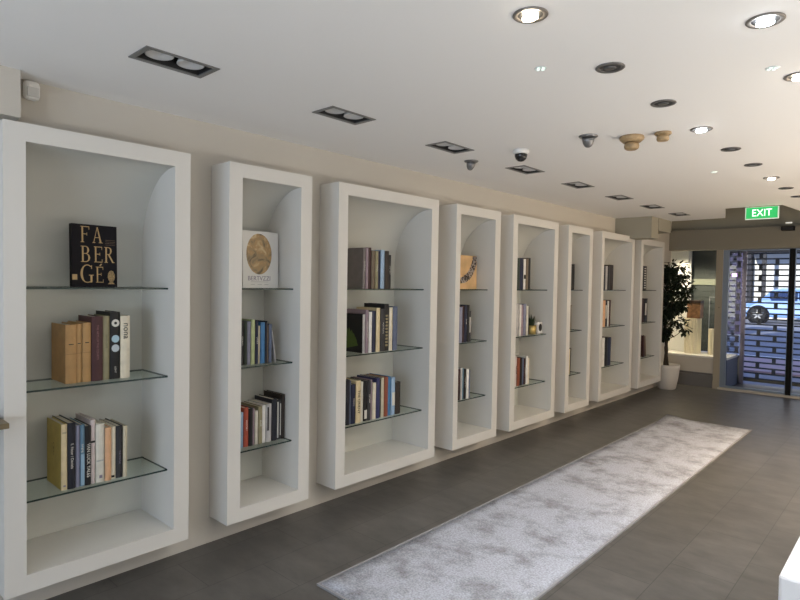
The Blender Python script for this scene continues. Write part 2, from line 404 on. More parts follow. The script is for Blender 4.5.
WORD = dict(tan='tan', maroon='maroon', olive='olive beige', black='black', cream='cream', yellow='yellow', navyblack='near-black navy', lilac='lilac grey', teal='blue-green',
 pinkwhite='pinkish white', offwhite='off-white', peach='peach orange', beige='beige', slate='slate blue', dkgreen='dark green', lime='pale lime', navy='navy', blue='bright blue',
 dkgrey='charcoal', ltblue='light blue', red='red', mauve='mauve', white='white', ltgrey='light grey', greige='grey-brown', dkred='dark red', brown='brown', dkbrown='dark brown',
 butter='buttery yellow', indigo='indigo', rust='rust red')
BOOKS = [
(1,2,-3.03,[(0.947,0.996,0.284,'tan'),(0.996,1.024,0.286,'tan'),(1.024,1.064,0.29,'tan'),(1.064,1.118,0.32,'maroon'),(1.118,1.153,0.321,'olive'),(1.153,1.202,0.34,'black'),(1.202,1.25,0.319,'cream')]),
(1,3,-2.99,[(0.918,0.945,0.314,'yellow'),(0.945,0.98,0.317,'navyblack'),(0.98,1.001,0.298,'lilac'),(1.001,1.022,0.299,'teal'),(1.022,1.049,0.29,'black'),(1.049,1.071,0.315,'pinkwhite'),(1.071,1.113,0.29,'offwhite'),(1.113,1.144,0.266,'peach'),(1.144,1.168,0.264,'cream'),(1.168,1.2,0.264,'dkgrey'),(1.2,1.222,0.259,'beige')]),
(2,2,-3.02,[(1.896,1.918,0.268,'dkgrey'),(1.918,1.941,0.264,'dkgreen'),(1.941,1.969,0.263,'lilac'),(1.969,1.997,0.271,'lime'),(1.997,2.018,0.264,'navy'),(2.018,2.036,0.233,'beige'),(2.036,2.069,0.253,'blue'),(2.069,2.084,0.261,'navyblack'),(2.084,2.098,0.236,'brown'),(2.098,2.120,0.241,'slate')]),
(2,3,-3.02,[(1.899,1.923,0.212,'ltblue'),(1.923,1.956,0.238,'red'),(1.956,1.985,0.23,'black'),(1.985,2.002,0.226,'mauve'),(2.002,2.024,0.208,'offwhite'),(2.024,2.053,0.232,'olive'),(2.053,2.082,0.234,'white'),(2.082,2.123,0.238,'ltgrey'),(2.123,2.161,0.264,'navyblack'),(2.161,2.2,0.253,'dkgrey'),(2.2,2.225,0.284,'dkbrown')]),
(3,1,-3.0,[(2.882,2.907,0.294,'greige'),(2.907,2.932,0.295,'mauve'),(2.932,2.968,0.3,'dkred'),(2.968,3.004,0.28,'brown'),(3.004,3.035,0.278,'olive'),(3.035,3.062,0.28,'navy'),(3.062,3.105,0.289,'ltblue'),(3.105,3.148,0.284,'dkbrown'),(3.148,3.181,0.256,'black')]),
(3,2,-2.98,[(2.872,2.897,0.28,'ltgrey'),(2.897,2.927,0.312,'mauve'),(2.927,2.958,0.297,'white'),(2.958,3.005,0.303,'navy'),(3.005,3.047,0.324,'butter'),(3.047,3.095,0.316,'dkgrey'),(3.095,3.144,0.352,'black'),(3.144,3.182,0.325,'cream'),(3.182,3.233,0.332,'slate')]),
(3,3,-2.99,[(2.726,2.759,0.321,'navyblack'),(2.759,2.778,0.311,'slate'),(2.778,2.817,0.282,'navy'),(2.817,2.867,0.302,'butter'),(2.867,2.897,0.29,'offwhite'),(2.897,2.932,0.287,'black'),(2.932,2.968,0.29,'dkgrey'),(2.968,2.989,0.294,'mauve'),(2.989,3.026,0.268,'cream'),(3.026,3.063,0.301,'indigo'),(3.063,3.079,0.283,'dkgreen'),(3.079,3.111,0.296,'beige'),(3.111,3.15,0.299,'rust'),(3.15,3.188,0.295,'blue'),(3.188,3.233,0.287,'ltblue'),(3.233,3.291,0.246,'dkbrown')]),
(4,2,-2.98,[(4.023,4.067,0.311,'lilac'),(4.067,4.103,0.319,'dkred'),(4.103,4.141,0.327,'navy'),(4.141,4.171,0.327,'black'),(4.171,4.209,0.273,'dkgrey')]),
(4,3,-2.97,[(4.005,4.041,0.269,'dkred'),(4.041,4.071,0.279,'ltgrey'),(4.071,4.1,0.272,'teal'),(4.1,4.13,0.264,'black'),(4.13,4.168,0.261,'white'),(4.168,4.198,0.249,'slate')]),
(5,1,-3.0,[(4.982,5.039,0.313,'dkgreen'),(5.039,5.116,0.315,'navy'),(5.116,5.161,0.308,'white'),(5.161,5.204,0.315,'brown'),(5.204,5.26,0.322,'black')]),
(5,2,-3.0,[(4.994,5.051,0.321,'ltgrey'),(5.051,5.089,0.315,'white'),(5.089,5.138,0.31,'mauve'),(5.138,5.187,0.319,'lilac'),(5.187,5.227,0.298,'offwhite'),(5.227,5.257,0.287,'black')]),
(5,3,-2.99,[(4.98,5.018,0.297,'pinkwhite'),(5.018,5.075,0.28,'rust'),(5.075,5.114,0.276,'black'),(5.114,5.154,0.273,'slate'),(5.154,5.183,0.264,'dkred'),(5.183,5.223,0.287,'white'),(5.223,5.264,0.258,'cream')]),
(6,1,-3.0,[(6.166,6.254,0.295,'black')]),
(6,2,-3.0,[(6.155,6.212,0.291,'brown')]),
(6,3,-2.99,[(6.124,6.164,0.289,'butter'),(6.164,6.2,0.298,'dkgrey')]),
(7,1,-3.0,[(7.029,7.12,0.301,'navyblack'),(7.12,7.182,0.303,'ltgrey'),(7.182,7.244,0.306,'dkgrey'),(7.244,7.37,0.322,'dkbrown')]),
(7,2,-3.0,[(7.059,7.135,0.333,'peach'),(7.135,7.213,0.338,'black'),(7.213,7.254,0.325,'white'),(7.254,7.301,0.337,'dkred')]),
(7,3,-2.98,[(7.029,7.108,0.361,'white'),(7.108,7.198,0.363,'black'),(7.198,7.309,0.357,'navy')]),
(8,1,-3.0,[(8.4,8.55,0.345,'black')]),
(8,2,-3.0,[(8.411,8.49,0.345,'dkred'),(8.49,8.62,0.345,'black')]),
]
SHN = {1: 'top', 2: 'middle', 3: 'lowest'}
def bookmat(key, seed=0):
    c = COL[key]; l = sum(c)/3
    k = .6 if l < .12 else (1.15 if l > .38 else 1)
    return mat('cloth_'+key, tuple(min(.85, v*k) for v in c), .55, noise=(.12, 18))
def book_mesh(t, w, h, d, key, coverkey=None):
    """Upright book; origin at centre of the spine's foot, spine towards +X, pages towards -X."""
    c = .0028 if w > .02 else .002
    bm = bmesh.new()
    box(bm, -d, 0, -w/2, -w/2+c, 0, h); box(bm, -d, 0, w/2-c, w/2, 0, h)
    # rounded spine
    n = 6; a = []; b = []
    for k in range(n+1):
        y = -w/2 + w*k/n; x = .0 + min(.006, w*.18)*math.sin(PI*k/n)
        a.append((x, y))
    vb = [bm.verts.new((x, y, 0)) for x, y in a] + [bm.verts.new((-.004, w/2, 0)), bm.verts.new((-.004, -w/2, 0))]
    vt = [bm.verts.new((v.co.x, v.co.y, h)) for v in vb]
    m = len(vb); bm.faces.new(vb[::-1]); bm.faces.new(vt)
    for k in range(m): bm.faces.new((vb[k], vb[(k+1)%m], vt[(k+1)%m], vt[k]))
    o = obj('cover', bm, [bookmat(coverkey or key)] if not coverkey else [bookmat(coverkey), bookmat(key)], t)
    if coverkey:
        for p in o.data.polygons:
            if p.center.x > -.004: p.material_index = 1
    one('page_block', (-d+.005, -.004, -w/2+c, w/2-c, .004, h-.005), M_pages, t)
    return o
# spine lettering frame: text runs down the spine
def spineM(x, y, z, down=True):
    # local text x -> world -z (down), local text y -> world +y ; normal +x
    R = Matrix(((0,0,1,0),(0,1,0,0),(-1,0,0,0),(0,0,0,1))) if down else Matrix(((0,0,1,0),(0,-1,0,0),(1,0,0,0),(0,0,0,1)))
    return Matrix.Translation((x, y, z)) @ R
M_ink = mat('ink_black', (.01,.01,.01), .6); M_inkw = mat('ink_white', (.7,.68,.62), .6); M_inkg = mat('ink_gold', (.50,.34,.15), .5)
M_inkb = mat('ink_pale_blue', (.40,.58,.68), .6); M_inkgrey = mat('ink_grey', (.25,.22,.28), .6)
tanlab = {0: 'leftmost of the three matching tan volumes on the first case middle shelf', 1: 'central one of the three matching tan volumes, first case middle shelf', 2: 'tan volume touching the maroon book, first case middle shelf'}
special = {
 (1,2,5): 'tall black book whose spine has blue and white discs, first case',
 (1,2,6): 'cream book with black vertical lettering at the right end, first case',
 (1,3,0): 'yellow-covered book with cream spine at the left end, first case lowest shelf',
 (1,3,4): 'black book with white spine capitals on the first case lowest shelf',
 (3,2,0): 'book with dark green-leaf cover and grey spine, third case middle shelf',
 (3,1,0): 'large grey-brown book showing its cover at the left, third case top shelf',
}
for cs, s, xs, L in BOOKS:
    last = CASES[cs-1]
    for i, (y0, y1, h, key) in enumerate(L):
        left = WORD[L[i-1][3]] if i else None; right = WORD[L[i+1][3]] if i+1 < len(L) else None
        nm = WORD[key]; where = f'{SHN[s]} shelf of the {ORD[cs-1]} case'
        if (cs,s,i) in special: lab = special[(cs,s,i)]
        elif cs == 1 and s == 2 and i < 3: lab = tanlab[i]
        elif left and right: lab = f'{nm} book between {left} and {right}, {where}'
        elif left: lab = f'{nm} book ending the row beside {left}, {where}'
        elif right: lab = f'{nm} book starting the row before {right}, {where}'
        else: lab = f'lone upright {nm} book on the {where}'
        g = 1e-4
        w = y1-y0-.0012; d = .205 if xs < -3.0 else .225
        d -= ((i*7+cs*3+s*5) % 5)*.006
        if (cs,s) == (1,2) and i < 3: d = .2
        dx = -((i*5+cs+s) % 3)*.004
        t = thing('book', lab, 'book', (xs+dx, (y0+y1)/2, SH[s]+.0004), 0, f'books on the {where}')
        if (cs,s,i) == (1,3,0): book_mesh(t, w, h, d, 'butter', 'yellow')
        elif (cs,s,i) == (3,2,0): book_mesh(t, w, h, d, 'ltgrey', 'black')
        else: book_mesh(t, w, h, d, key)
        xsp = min(.006, w*.18)+.0008
        lum = sum(COL[key])/3
        ink = M_ink if lum > .3 else M_inkw
        if (cs,s) == (1,2):
            if i < 3:
                one('title_band', (xsp-.004, xsp, -w*.22, w*.22, h*.66, h*.675), M_ink, t)
                one('seam', (xsp-.006, xsp-.0002, -w*.46, w*.46, h*.50, h*.506), mat('seam_brown', (.25,.14,.05), .6), t)
            elif i == 3: text('spine_lettering', 'THE ARTS OF THE COURTS', .014, mat('ink_rose', (.28,.14,.15), .6), t, spineM(xsp, 0, h*.60))
            elif i == 4: text('spine_lettering', 'LANDSCAPE', .012, mat('ink_sage', (.18,.17,.10), .6), t, spineM(xsp, 0, h*.6))
            elif i == 5:
                for zz, ml in ((.835, M_inkw), (.60, M_inkb), (.46, mat('ink_pearl', (.52,.58,.62), .6))):
                    bm = bmesh.new(); lathe(bm, [(.019,0),(.019,.0012)], 24)
                    if zz > .8:
                        lathe(bm, [(.007,.0012),(.007,.0018)], 16, mi=1)
                    bmesh.ops.rotate(bm, verts=bm.verts[:], cent=(0,0,0), matrix=Matrix.Rotation(PI/2, 3, 'Y'))
                    obj('spine_disc', bm, [ml, M_ink], t, loc=(xsp-.0006, 0, h*zz))
                text('spine_lettering', 'LIGHT', .012, M_inkw, t, spineM(xsp, 0, h*.14))
            elif i == 6: text('spine_lettering', 'nona', .042, M_ink, t, spineM(xsp, .003, h*.76), extr=.0008)
        elif (cs,s) == (1,3):
            T = {1: ('S. Natar / Daniels', .017, M_inkw, .5), 3: ('Longing', .013, M_inkw, .62), 4: ('VAN LUCK TALES', .021, M_inkw, .42), 9: ('THE STATUE', .012, M_inkgrey, .4)}
            if i in T: text('spine_lettering', T[i][0], T[i][1], T[i][2], t, spineM(xsp, 0, h*T[i][3]))
            if i == 0:
                one('publisher_mark', (xsp-.003, xsp, -.005, .005, h*.05, h*.075), M_inkgrey, t)
                one('title_band', (xsp-.003, xsp, -.009, .009, h*.86, h*.885), mat('ink_tan', (.45,.38,.24), .6), t)
                bm = bmesh.new()
                for k in range(3):
                    R = Matrix.Translation((-d*.52, -w/2-.0006, h*.62-.018*k)) @ Matrix.Rotation(PI/2, 4, 'X')
                    n = 18; r0, r1 = .012-.002*k, .0095-.002*k
                    A = [bm.verts.new(R @ Vector((r0*math.cos(2*PI*q/n), 1.3*r0*math.sin(2*PI*q/n), 0))) for q in range(n)]
                    B = [bm.verts.new(R @ Vector((r1*math.cos(2*PI*q/n), 1.3*r1*math.sin(2*PI*q/n), 0))) for q in range(n)]
                    for q in range(n): bm.faces.new((A[q], A[(q+1)%n], B[(q+1)%n], B[q]))
                obj('cover_mark', bm, mat('ink_ochre', (.16,.11,.02), .6), t)
            if i == 3: one('spine_panel', (xsp-.004, xsp, -w*.4, w*.4, .004, h*.52), mat('spine_sky', (.30,.45,.58), .5), t)
            if i == 5:
                one('spine_panel', (xsp-.004, xsp, -w*.42, w*.42, h*.64, h*.67), M_ink, t)
            if i == 6:
                one('title_band', (xsp-.004, xsp, -w*.4, w*.4, h*.36, h*.385), mat('ink_silver', (.42,.42,.40), .5), t)
                one('publisher_mark', (xsp-.004, xsp, -w*.12, w*.2, h*.07, h*.12), M_inkgrey, t)
            if i == 8: one('publisher_mark', (xsp-.004, xsp, -w*.4, w*.2, h*.03, h*.07), M_ink, t)
        elif (cs,s,i) == (2,3,7): one('title_band', (xsp-.004, xsp, -w*.30, -w*.06, h*.30, h*.92), M_ink, t)
        elif (cs,s,i) == (2,3,9):
            one('title_band', [(xsp-.004, xsp, -w*.35, -w*.15, .01, h*.95), (xsp-.004, xsp, w*.2, w*.34, h*.1, h*.9)], M_inkw, t)
        elif (cs,s,i) == (3,3,3): text('spine_lettering', 'THE ORIENT', .030, M_ink, t, spineM(xsp, 0, h*.50))
        elif (cs,s,i) == (3,3,5): one('spine_label', (xsp-.004, xsp, -w*.3, w*.4, h*.06, h*.28), M_inkw, t)
        elif (cs,s,i) == (3,3,14): one('spine_label', (xsp-.004, xsp, -w*.3, w*.35, h*.25, h*.6), M_inkw, t)
        elif (cs,s,i) == (3,2,6): one('spine_label', [(xsp-.004, xsp, -w*.3, w*.3, h*(.1+.07*k), h*(.14+.07*k)) for k in range(10)], mat('ink_khaki', (.28,.24,.14), .6), t)
        elif (cs,s,i) == (3,2,0):
            bm = bmesh.new()
            for k in range(7):
                a = .35+.22*k
                p = [(-d*.95, 0), (-d*.95+.14*math.cos(a), .17*math.sin(a)), (-d*.95+.15*math.cos(a-.12), .14*math.sin(a-.12))]
                bm.faces.new([bm.verts.new((x, -w/2-.0006, z+.02)) for x, z in p])
            obj('cover_picture', bm, mat('ink_leaf', (.10,.16,.03), .6), t)
        elif (cs,s,i) == (5,1,2): one('spine_label', (xsp-.004, xsp, -w*.4, w*.4, h*.35, h*.48), M_ink, t)
        elif (cs,s,i) in ((8,1,0),): one('spine_label', [(xsp-.004, xsp, -w*.2, w*.2, h*(.08+.1*k), h*(.12+.1*k)) for k in range(9)], M_inkw, t)
        elif (cs,s,i) in ((4,2,4),(7,2,1),(8,2,1)): one('spine_label', (xsp-.004, xsp, -w*.3, w*.1, h*.3, h*.8), M_inkw, t)
        elif (i*3+cs+s) % 4 == 0 and w > .018 and cs < 6:
            words = ['MODERN ART', 'HISTORY', 'THE COLLECTION', 'GARDENS', 'DESIGN', 'SILVER', 'PORTRAITS']
            text('spine_lettering', words[(i+cs*2+s) % 7], min(.016, w*.5), ink, t, spineM(xsp, 0, h*.55))

# leaning books
def lean(lab, loc, w, h, d, key, ang, grp):
    t = thing('book', lab, 'book', loc, 0, grp); book_mesh(t, w, h, d, key); t.rotation_euler = (ang, 0, 0); return t
lean('thin grey-white booklet leaning at the right end, middle shelf of the second case', (-3.03, 2.155, SH[2]+.001), .008, .195, .16, 'ltgrey', .155, 'books on the middle shelf of the second case')
lean('dark red book leaning left on the lowest shelf of the eighth case', (-2.99, 8.50, SH[3]+.0035), .05, .31, .2, 'dkred', .10, 'books on the lowest shelf of the eighth case')
lean('brown book leaning outermost on the lowest shelf of the eighth case', (-2.99, 8.575, SH[3]+.0055), .05, .30, .2, 'brown', .17, 'books on the lowest shelf of the eighth case')

# face-out books
def facing(name, lab, loc, w, h, th, m, rz=0, tilt=0):
    """Cover towards +X. Origin at foot centre of the front cover."""
    t = thing(name, lab, 'book', loc, rz)
    t.rotation_euler = (0, tilt, rz)
    bm = bmesh.new(); c = .003
    box(bm, -c, 0, -w/2, w/2, 0, h); box(bm, -th, -th+c, -w/2, w/2, 0, h); box(bm, -th+c, -c, -w/2, -w/2+c, 0, h)
    obj('cover', bm, m, t)
    one('page_block', (-th+c, -c, -w/2+c, w/2-.005, .005, h-.005), M_pages, t)
    return t
# cover text frame: x -> +y, y -> +z, normal +x
def coverM(y, z, x=.0008): return Matrix.Translation((x, y, z)) @ Matrix(((0,0,1,0),(1,0,0,0),(0,1,0,0),(0,0,0,1)))
fb = facing('book', 'black art book with large gold capitals, facing out on the top shelf', (-3.10, 1.108, SH[1]+.001), .222, .312, .028, mat('fab_black', (.008,.007,.010), .6, spec=.15), rz=.10, tilt=-.03)
W, Hh = .222, .312
def serif(ch, y0, zb, w, h, parent):
    bm = bmesh.new(); n = .0012
    T, t, sv = w*.20, h*.045, w*.10
    def P(pts):
        a = [bm.verts.new((.0002, y0+y*w, zb+z*h)) for y, z in pts]; b = [bm.verts.new((n, y0+y*w, zb+z*h)) for y, z in pts]
        bm.faces.new(a[::-1]); bm.faces.new(b)
        for k in range(len(pts)): bm.faces.new((a[k], a[(k+1)%len(pts)], b[(k+1)%len(pts)], b[k]))
    def bar(a, b, c, d): P([(a,c),(b,c),(b,d),(a,d)])
    def stem(x, r=.16): bar(x, x+r, .04, .96); bar(x-.10, x+r+.10, 0, .04); bar(x-.10, x+r+.10, .96, 1)
    def bowl(cx, cz, rx, rz, a0, a1, th=.17, tn=.05, m=22):
        for k in range(m):
            q = []
            for a in (a0+(a1-a0)*k/m, a0+(a1-a0)*(k+1)/m):
                tt = tn+(th-tn)*abs(math.cos(a)); q.append(((cx+rx*math.cos(a), cz+rz*math.sin(a)), (cx+(rx-tt)*math.cos(a), cz+(rz-tn)*math.sin(a))))
            P([q[0][0], q[1][0], q[1][1], q[0][1]])
    if ch in 'FE\u00c9':
        stem(.12); bar(.28, .92, .955, 1); bar(.87, .92, .80, .955); bar(.28, .68, .50, .545); bar(.65, .69, .42, .62)
        if ch != 'F': bar(.28, .95, 0, .045); bar(.90, .95, .045, .2)
        if ch == '\u00c9': P([(.45,1.06),(.56,1.04),(.80,1.17),(.68,1.21)])
    elif ch == 'A':
        P([(.46,1),(.54,1),(.93,.04),(.75,.04)]); P([(.46,1),(.51,1),(.16,.04),(.10,.04)]); bar(.28, .72, .32, .36); bar(0,.28,0,.04); bar(.65,1.05,0,.04)
    elif ch in 'BR':
        stem(.12)
        bowl(.45, .755, .36, .245, -PI/2, PI/2); bar(.28,.46,.955,1); bar(.28,.46,.51,.555)
        if ch == 'B': bowl(.47, .275, .43, .275, -PI/2, PI/2); bar(.28,.48,0,.045)
        else: P([(.40,.53),(.56,.53),(1.02,.03),(.84,.03)]); bar(.84,1.12,0,.04)
    elif ch == 'G':
        bowl(.55, .5, .52, .52, PI*.30, PI*1.62); bar(.78,.92,.05,.42); bar(.66,1.02,.40,.44); P([(.84,.78),(.89,.78),(.89,1.0),(.84,.95)])
        bar(.70,.90,.0,.06)
    obj('cover_letter', bm, M_inkg, parent)
for ch, y, z, w_, h_ in (('F',-.070,.222,.046,.080),('A',-.012,.222,.048,.080),('B',-.070,.124,.050,.080),('E',-.006,.124,.044,.080),('R',.046,.124,.046,.080),('G',-.074,.022,.064,.088),('\u00c9',.002,.022,.040,.080)):
    serif(ch, y, z, w_, h_, fb)
bm = bmesh.new()
lathe(bm, [(.001,.07),(.010,.066),(.017,.052),(.019,.036),(.015,.022),(.010,.016),(.008,.010),(.017,.002),(.019,0)], 16)
for v in bm.verts: v.co = Vector((.0012+abs(v.co.x)*.05, v.co.y, v.co.z))
o = obj('cover_ornament', bm, mat('egg_gold', (.60,.42,.20), .4, noise=(.5, 120)), fb, loc=(0, .080, .014))
one('cover_ornament', [(.0002,.0012,-.111,-.088,.035,.062)], M_inkg, fb)
for k in range(4): one('small_text', (.0002,.001,.052,.102,.238-.008*k,.2395-.008*k), mat('ink_bronze', (.16,.11,.06), .5), fb)

bz = facing('book', 'white book with an oval ochre picture facing out, second case top shelf', (-3.10, 2.088, SH[1]+.001), .262, .355, .026, mat('bz_white', (.72,.71,.68), .4), tilt=-.03)
bm = bmesh.new(); n = 40
f = bm.faces.new([bm.verts.new((.0008, -.012+.093*math.cos(2*PI*k/n), .212+.128*math.sin(2*PI*k/n))) for k in range(n)])
def oval_mat():
    m = bpy.data.materials.new('oval_picture'); m.use_nodes = True; nt = m.node_tree; b = nt.nodes['Principled BSDF']
    tc = nt.nodes.new('ShaderNodeTexCoord'); n = nt.nodes.new('ShaderNodeTexNoise'); n.inputs['Scale'].default_value = 14; n.inputs['Detail'].default_value = 5; n.inputs['Distortion'].default_value = 1.2
    r = nt.nodes.new('ShaderNodeValToRGB'); e = r.color_ramp.elements
    e[0].position = .34; e[0].color = (.12,.09,.05,1); e[1].position = .66; e[1].color = (.60,.47,.27,1)
    k = e.new(.46); k.color = (.32,.23,.12,1); k = e.new(.54); k.color = (.42,.26,.11,1)
    nt.links.new(tc.outputs['Object'], n.inputs['Vector']); nt.links.new(n.outputs['Fac'], r.inputs['Fac']); nt.links.new(r.outputs[0], b.inputs['Base Color'])
    b.inputs['Roughness'].default_value = .4
    return m
obj('cover_picture', bm, oval_mat(), bz)
text('cover_title', 'BERTVZZI', .040, M_inkgrey, bz, coverM(-.012, .058), sx=.95)
one('small_text', [(.0002,.001,-.075,.055,.036,.039), (.0002,.001,-.075,-.045,.020,.023), (.0002,.001,-.025,.005,.020,.023), (.0002,.001,.025,.055,.020,.023)], MATS['ink_silver'], bz)

gd = facing('book', 'orange-gold book with a curving silver necklace, facing out in the fourth case', (-3.07, 4.272, SH[1]+.001), .255, .303, .025, mat('gold_cover', (.72,.46,.22), .45, noise=(.2, 6)), tilt=-.02)
bm = bmesh.new()
def arc(u): # u 0..1 from lower left to upper right
    a = PI*1.45 + u*PI*.55
    return (-.14+.235*math.cos(a), .315+.235*math.sin(a))
for k in range(46):
    for j in range(5):
        y, z = arc(k/45); y += (j-1.8)*.011+random.uniform(-.003,.003); z += -(j-1.5)*.009+random.uniform(-.003,.003)
        if abs(y) < .122 and .01 < z < .295:
            box(bm, .0003, .003, y-.0052, y+.0052, z-.0052, z+.0052, random.random() < .5)
obj('cover_picture', bm, [mat('silver_dark', (.03,.025,.03), .4), mat('silver_bead', (.42,.38,.36), .3)], gd)

# small potted plant and clock in the fifth case
pp = thing('potted_plant', 'little spiky green plant in a gold pot on the fifth case middle shelf', 'plant', (-3.03, 5.340, SH[2]+.001)); pp.scale = (.8, .8, .92)
bm = bmesh.new(); lathe(bm, [(.050,0),(.062,.004),(.066,.10),(.060,.10),(.056,.088)], 20); obj('pot', bm, mat('gold_pot', (.48,.36,.13), .35, .5), pp)
bm = bmesh.new()
for k in range(60):
    a = random.uniform(0, 2*PI); s = random.uniform(.1, .6); l = random.uniform(.08, .15)
    d = Vector((math.cos(a)*s, math.sin(a)*s, 1.0)).normalized(); side = d.cross(Vector((0,0,1))).normalized()*.006
    p = Vector((math.cos(a)*.03, math.sin(a)*.03, .088)); q = p+d*l*.6; e = p+d*l+Vector((0,0,-.02*s))
    v = [bm.verts.new(x) for x in (p-side, p+side, q+side, e, q-side)]; bm.faces.new(v)
obj('foliage', bm, mat('spiky_leaf', (.025,.045,.02), .5), pp)
ck = thing('table_clock', 'small white block with a black oval face beside the gold plant pot', 'clock', (-3.02, 5.505, SH[2]+.001))
ck.rotation_euler = (0, 0, -.15)
ck.location = (-3.02, 5.464, SH[2]+.001)
one('body', (-.04, .03, -.042, .042, 0, .125), mat('clock_white', (.72,.70,.68), .4), ck, bevel=.012)
bm = bmesh.new(); bm.faces.new([bm.verts.new((.0308, .026*math.cos(2*PI*k/24), .066+.040*math.sin(2*PI*k/24))) for k in range(24)])
ex = bmesh.ops.extrude_face_region(bm, geom=bm.faces[:]); [setattr(v, 'co', v.co+Vector((.002,0,0))) for v in ex['geom'] if isinstance(v, bmesh.types.BMVert)]
obj('face', bm, M_ink, ck)

# ------------------------------------------------------------------ rug
bm = bmesh.new()
X0, X1, Y0, Y1 = -2.237, -1.372, 1.87, 7.20
nx, ny = 10, 60
grid = []
for j in range(ny+1):
    row = []
    for i in range(nx+1):
        x = X0+(X1-X0)*i/nx; y = Y0+(Y1-Y0)*j/ny
        z = .010 + .03*max(0, 1-math.hypot((x-X0)/.22, (y-Y1)/.35))
        row.append(bm.verts.new((x, y, z)))
    grid.append(row)
for j in range(ny):
    for i in range(nx):
        f = bm.faces.new((grid[j][i], grid[j][i+1], grid[j+1][i+1], grid[j+1][i])); f.smooth = True
ex = bmesh.ops.extrude_face_region(bm, geom=bm.faces[:])
for v in ex['geom']:
    if isinstance(v, bmesh.types.BMVert): v.co.z -= .0095
rt = thing('rug', 'long pale grey mottled runner rug on the dark tile floor along the cases', 'rug')
obj('pile', bm, rug_mat(), rt)
mb = mat('rug_binding', (.30,.30,.31), .9)
one('binding', [(X0-.008, X0+.004, Y0-.008, Y1-.35, .001, .0125), (X1-.004, X1+.008, Y0-.008, Y1+.008, .001, .0125), (X0+.004, X1-.004, Y0-.008, Y0+.004, .001, .0125)], mb, rt)

# ------------------------------------------------------------------ potted tree
tr = thing('potted_tree', 'tall dark-leaved indoor tree in a white tapered pot beside the last case', 'tree', (-2.893, 9.24, 0))
bm = bmesh.new()
lathe(bm, [(.110,0),(.125,.01),(.156,.18),(.174,.33),(.177,.375),(.163,.375),(.160,.33)], 32); obj('pot', bm, M_pot, tr)
bm = bmesh.new(); lathe(bm, [(.159,.31),(.160,.335)], 24); obj('soil', bm, M_soil, tr)
bm = bmesh.new()
tube(bm, [(-.04,0,.33),(-.02,.01,.6),(-.05,-.01,.9),(-.02,0,1.3),(-.03,0,1.75)], [.028,.024,.022,.017,.008])
tube(bm, [(.0,.02,.33),(-.03,-.02,.62),(.02,.02,.95),(.04,.02,1.3),(.06,0,1.65)], [.022,.020,.016,.012,.006])
brs = []
for k in range(26):
    z = .75+1.05*k/26; a = k*2.4
    r = random.uniform(.12, .24)
    e = Vector((max(-.13, math.cos(a)*r+.02), max(-.26, math.sin(a)*r), z+random.uniform(.08, .2)))
    tube(bm, [(-.02, 0, z), ((e.x-.02)/2, e.y/2, z+.07), tuple(e)], [.009, .006, .003], 6); brs.append(e)
obj('trunk', bm, M_bark, tr)
bm = bmesh.new()
def leaf(bm, p, d, l, w):
    up = Vector((random.uniform(-.4,.4), random.uniform(-.4,.4), 1)); side = d.cross(up).normalized()*w
    nrm = side.cross(d).normalized()*l*.08
    a, m, e = p, p+d*l*.5+nrm, p+d*l
    v = [bm.verts.new(x) for x in (a, m-side, e, m+side)]; mid = bm.verts.new(m-nrm*1.5)
    bm.faces.new((v[0], v[1], mid)); bm.faces.new((v[1], v[2], mid)); bm.faces.new((v[2], v[3], mid)); bm.faces.new((v[3], v[0], mid))
cents = [(e.x, e.y, e.z, .085) for e in brs]
for k in range(34):
    z = random.uniform(.80, 1.90); q = (z-.8)/1.1; R0 = .27*math.sin(PI*min(1, q*.8+.18))**.6*random.uniform(.15, .95)
    a = random.uniform(0, 2*PI); cents.append((math.cos(a)*R0-.01, math.sin(a)*R0, z, random.uniform(.06, .10)))
for cx, cy, cz, cr in cents:
    for k in range(36):
        v = Vector((random.gauss(0, 1), random.gauss(0, 1), random.gauss(0, 1))).normalized()*cr*random.uniform(.2, 1)
        p = Vector((cx, cy, cz))+v
        d = (v.normalized()+Vector((0, 0, -.6))+Vector((random.uniform(-.4,.4), random.uniform(-.4,.4), 0))).normalized()
        l = random.uniform(.06, .10); e = p+d*l
        if min(p.x, e.x) < -.15 or min(p.y, e.y) < -.28 or p.z > 1.97: continue
        leaf(bm, p, d, l, l*.28)
obj('foliage', bm, M_leaf, tr)

# ------------------------------------------------------------------ white bench at right edge, wooden ledge at left edge
bm = bmesh.new(); box(bm, 0, 1.1, 0, 1.6, .0, .45)
bn = thing('bench', 'bright white upholstered bench at the lower right corner of the room', 'bench', (-.389, 2.616, 0))
bm.free()
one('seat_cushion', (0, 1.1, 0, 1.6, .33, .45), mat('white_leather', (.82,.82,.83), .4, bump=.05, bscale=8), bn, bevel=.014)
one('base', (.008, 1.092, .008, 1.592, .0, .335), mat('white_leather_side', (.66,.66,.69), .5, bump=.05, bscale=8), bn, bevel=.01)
tag(one('wooden_ledge', (WX, -2.75, .05, .6535, .926, .949), mat('tan_ledge', (.17,.13,.07), .5, noise=(.15, 12)), bevel=.003), 'tan wooden ledge tip on the wall at the left edge of the photo', 'ledge')

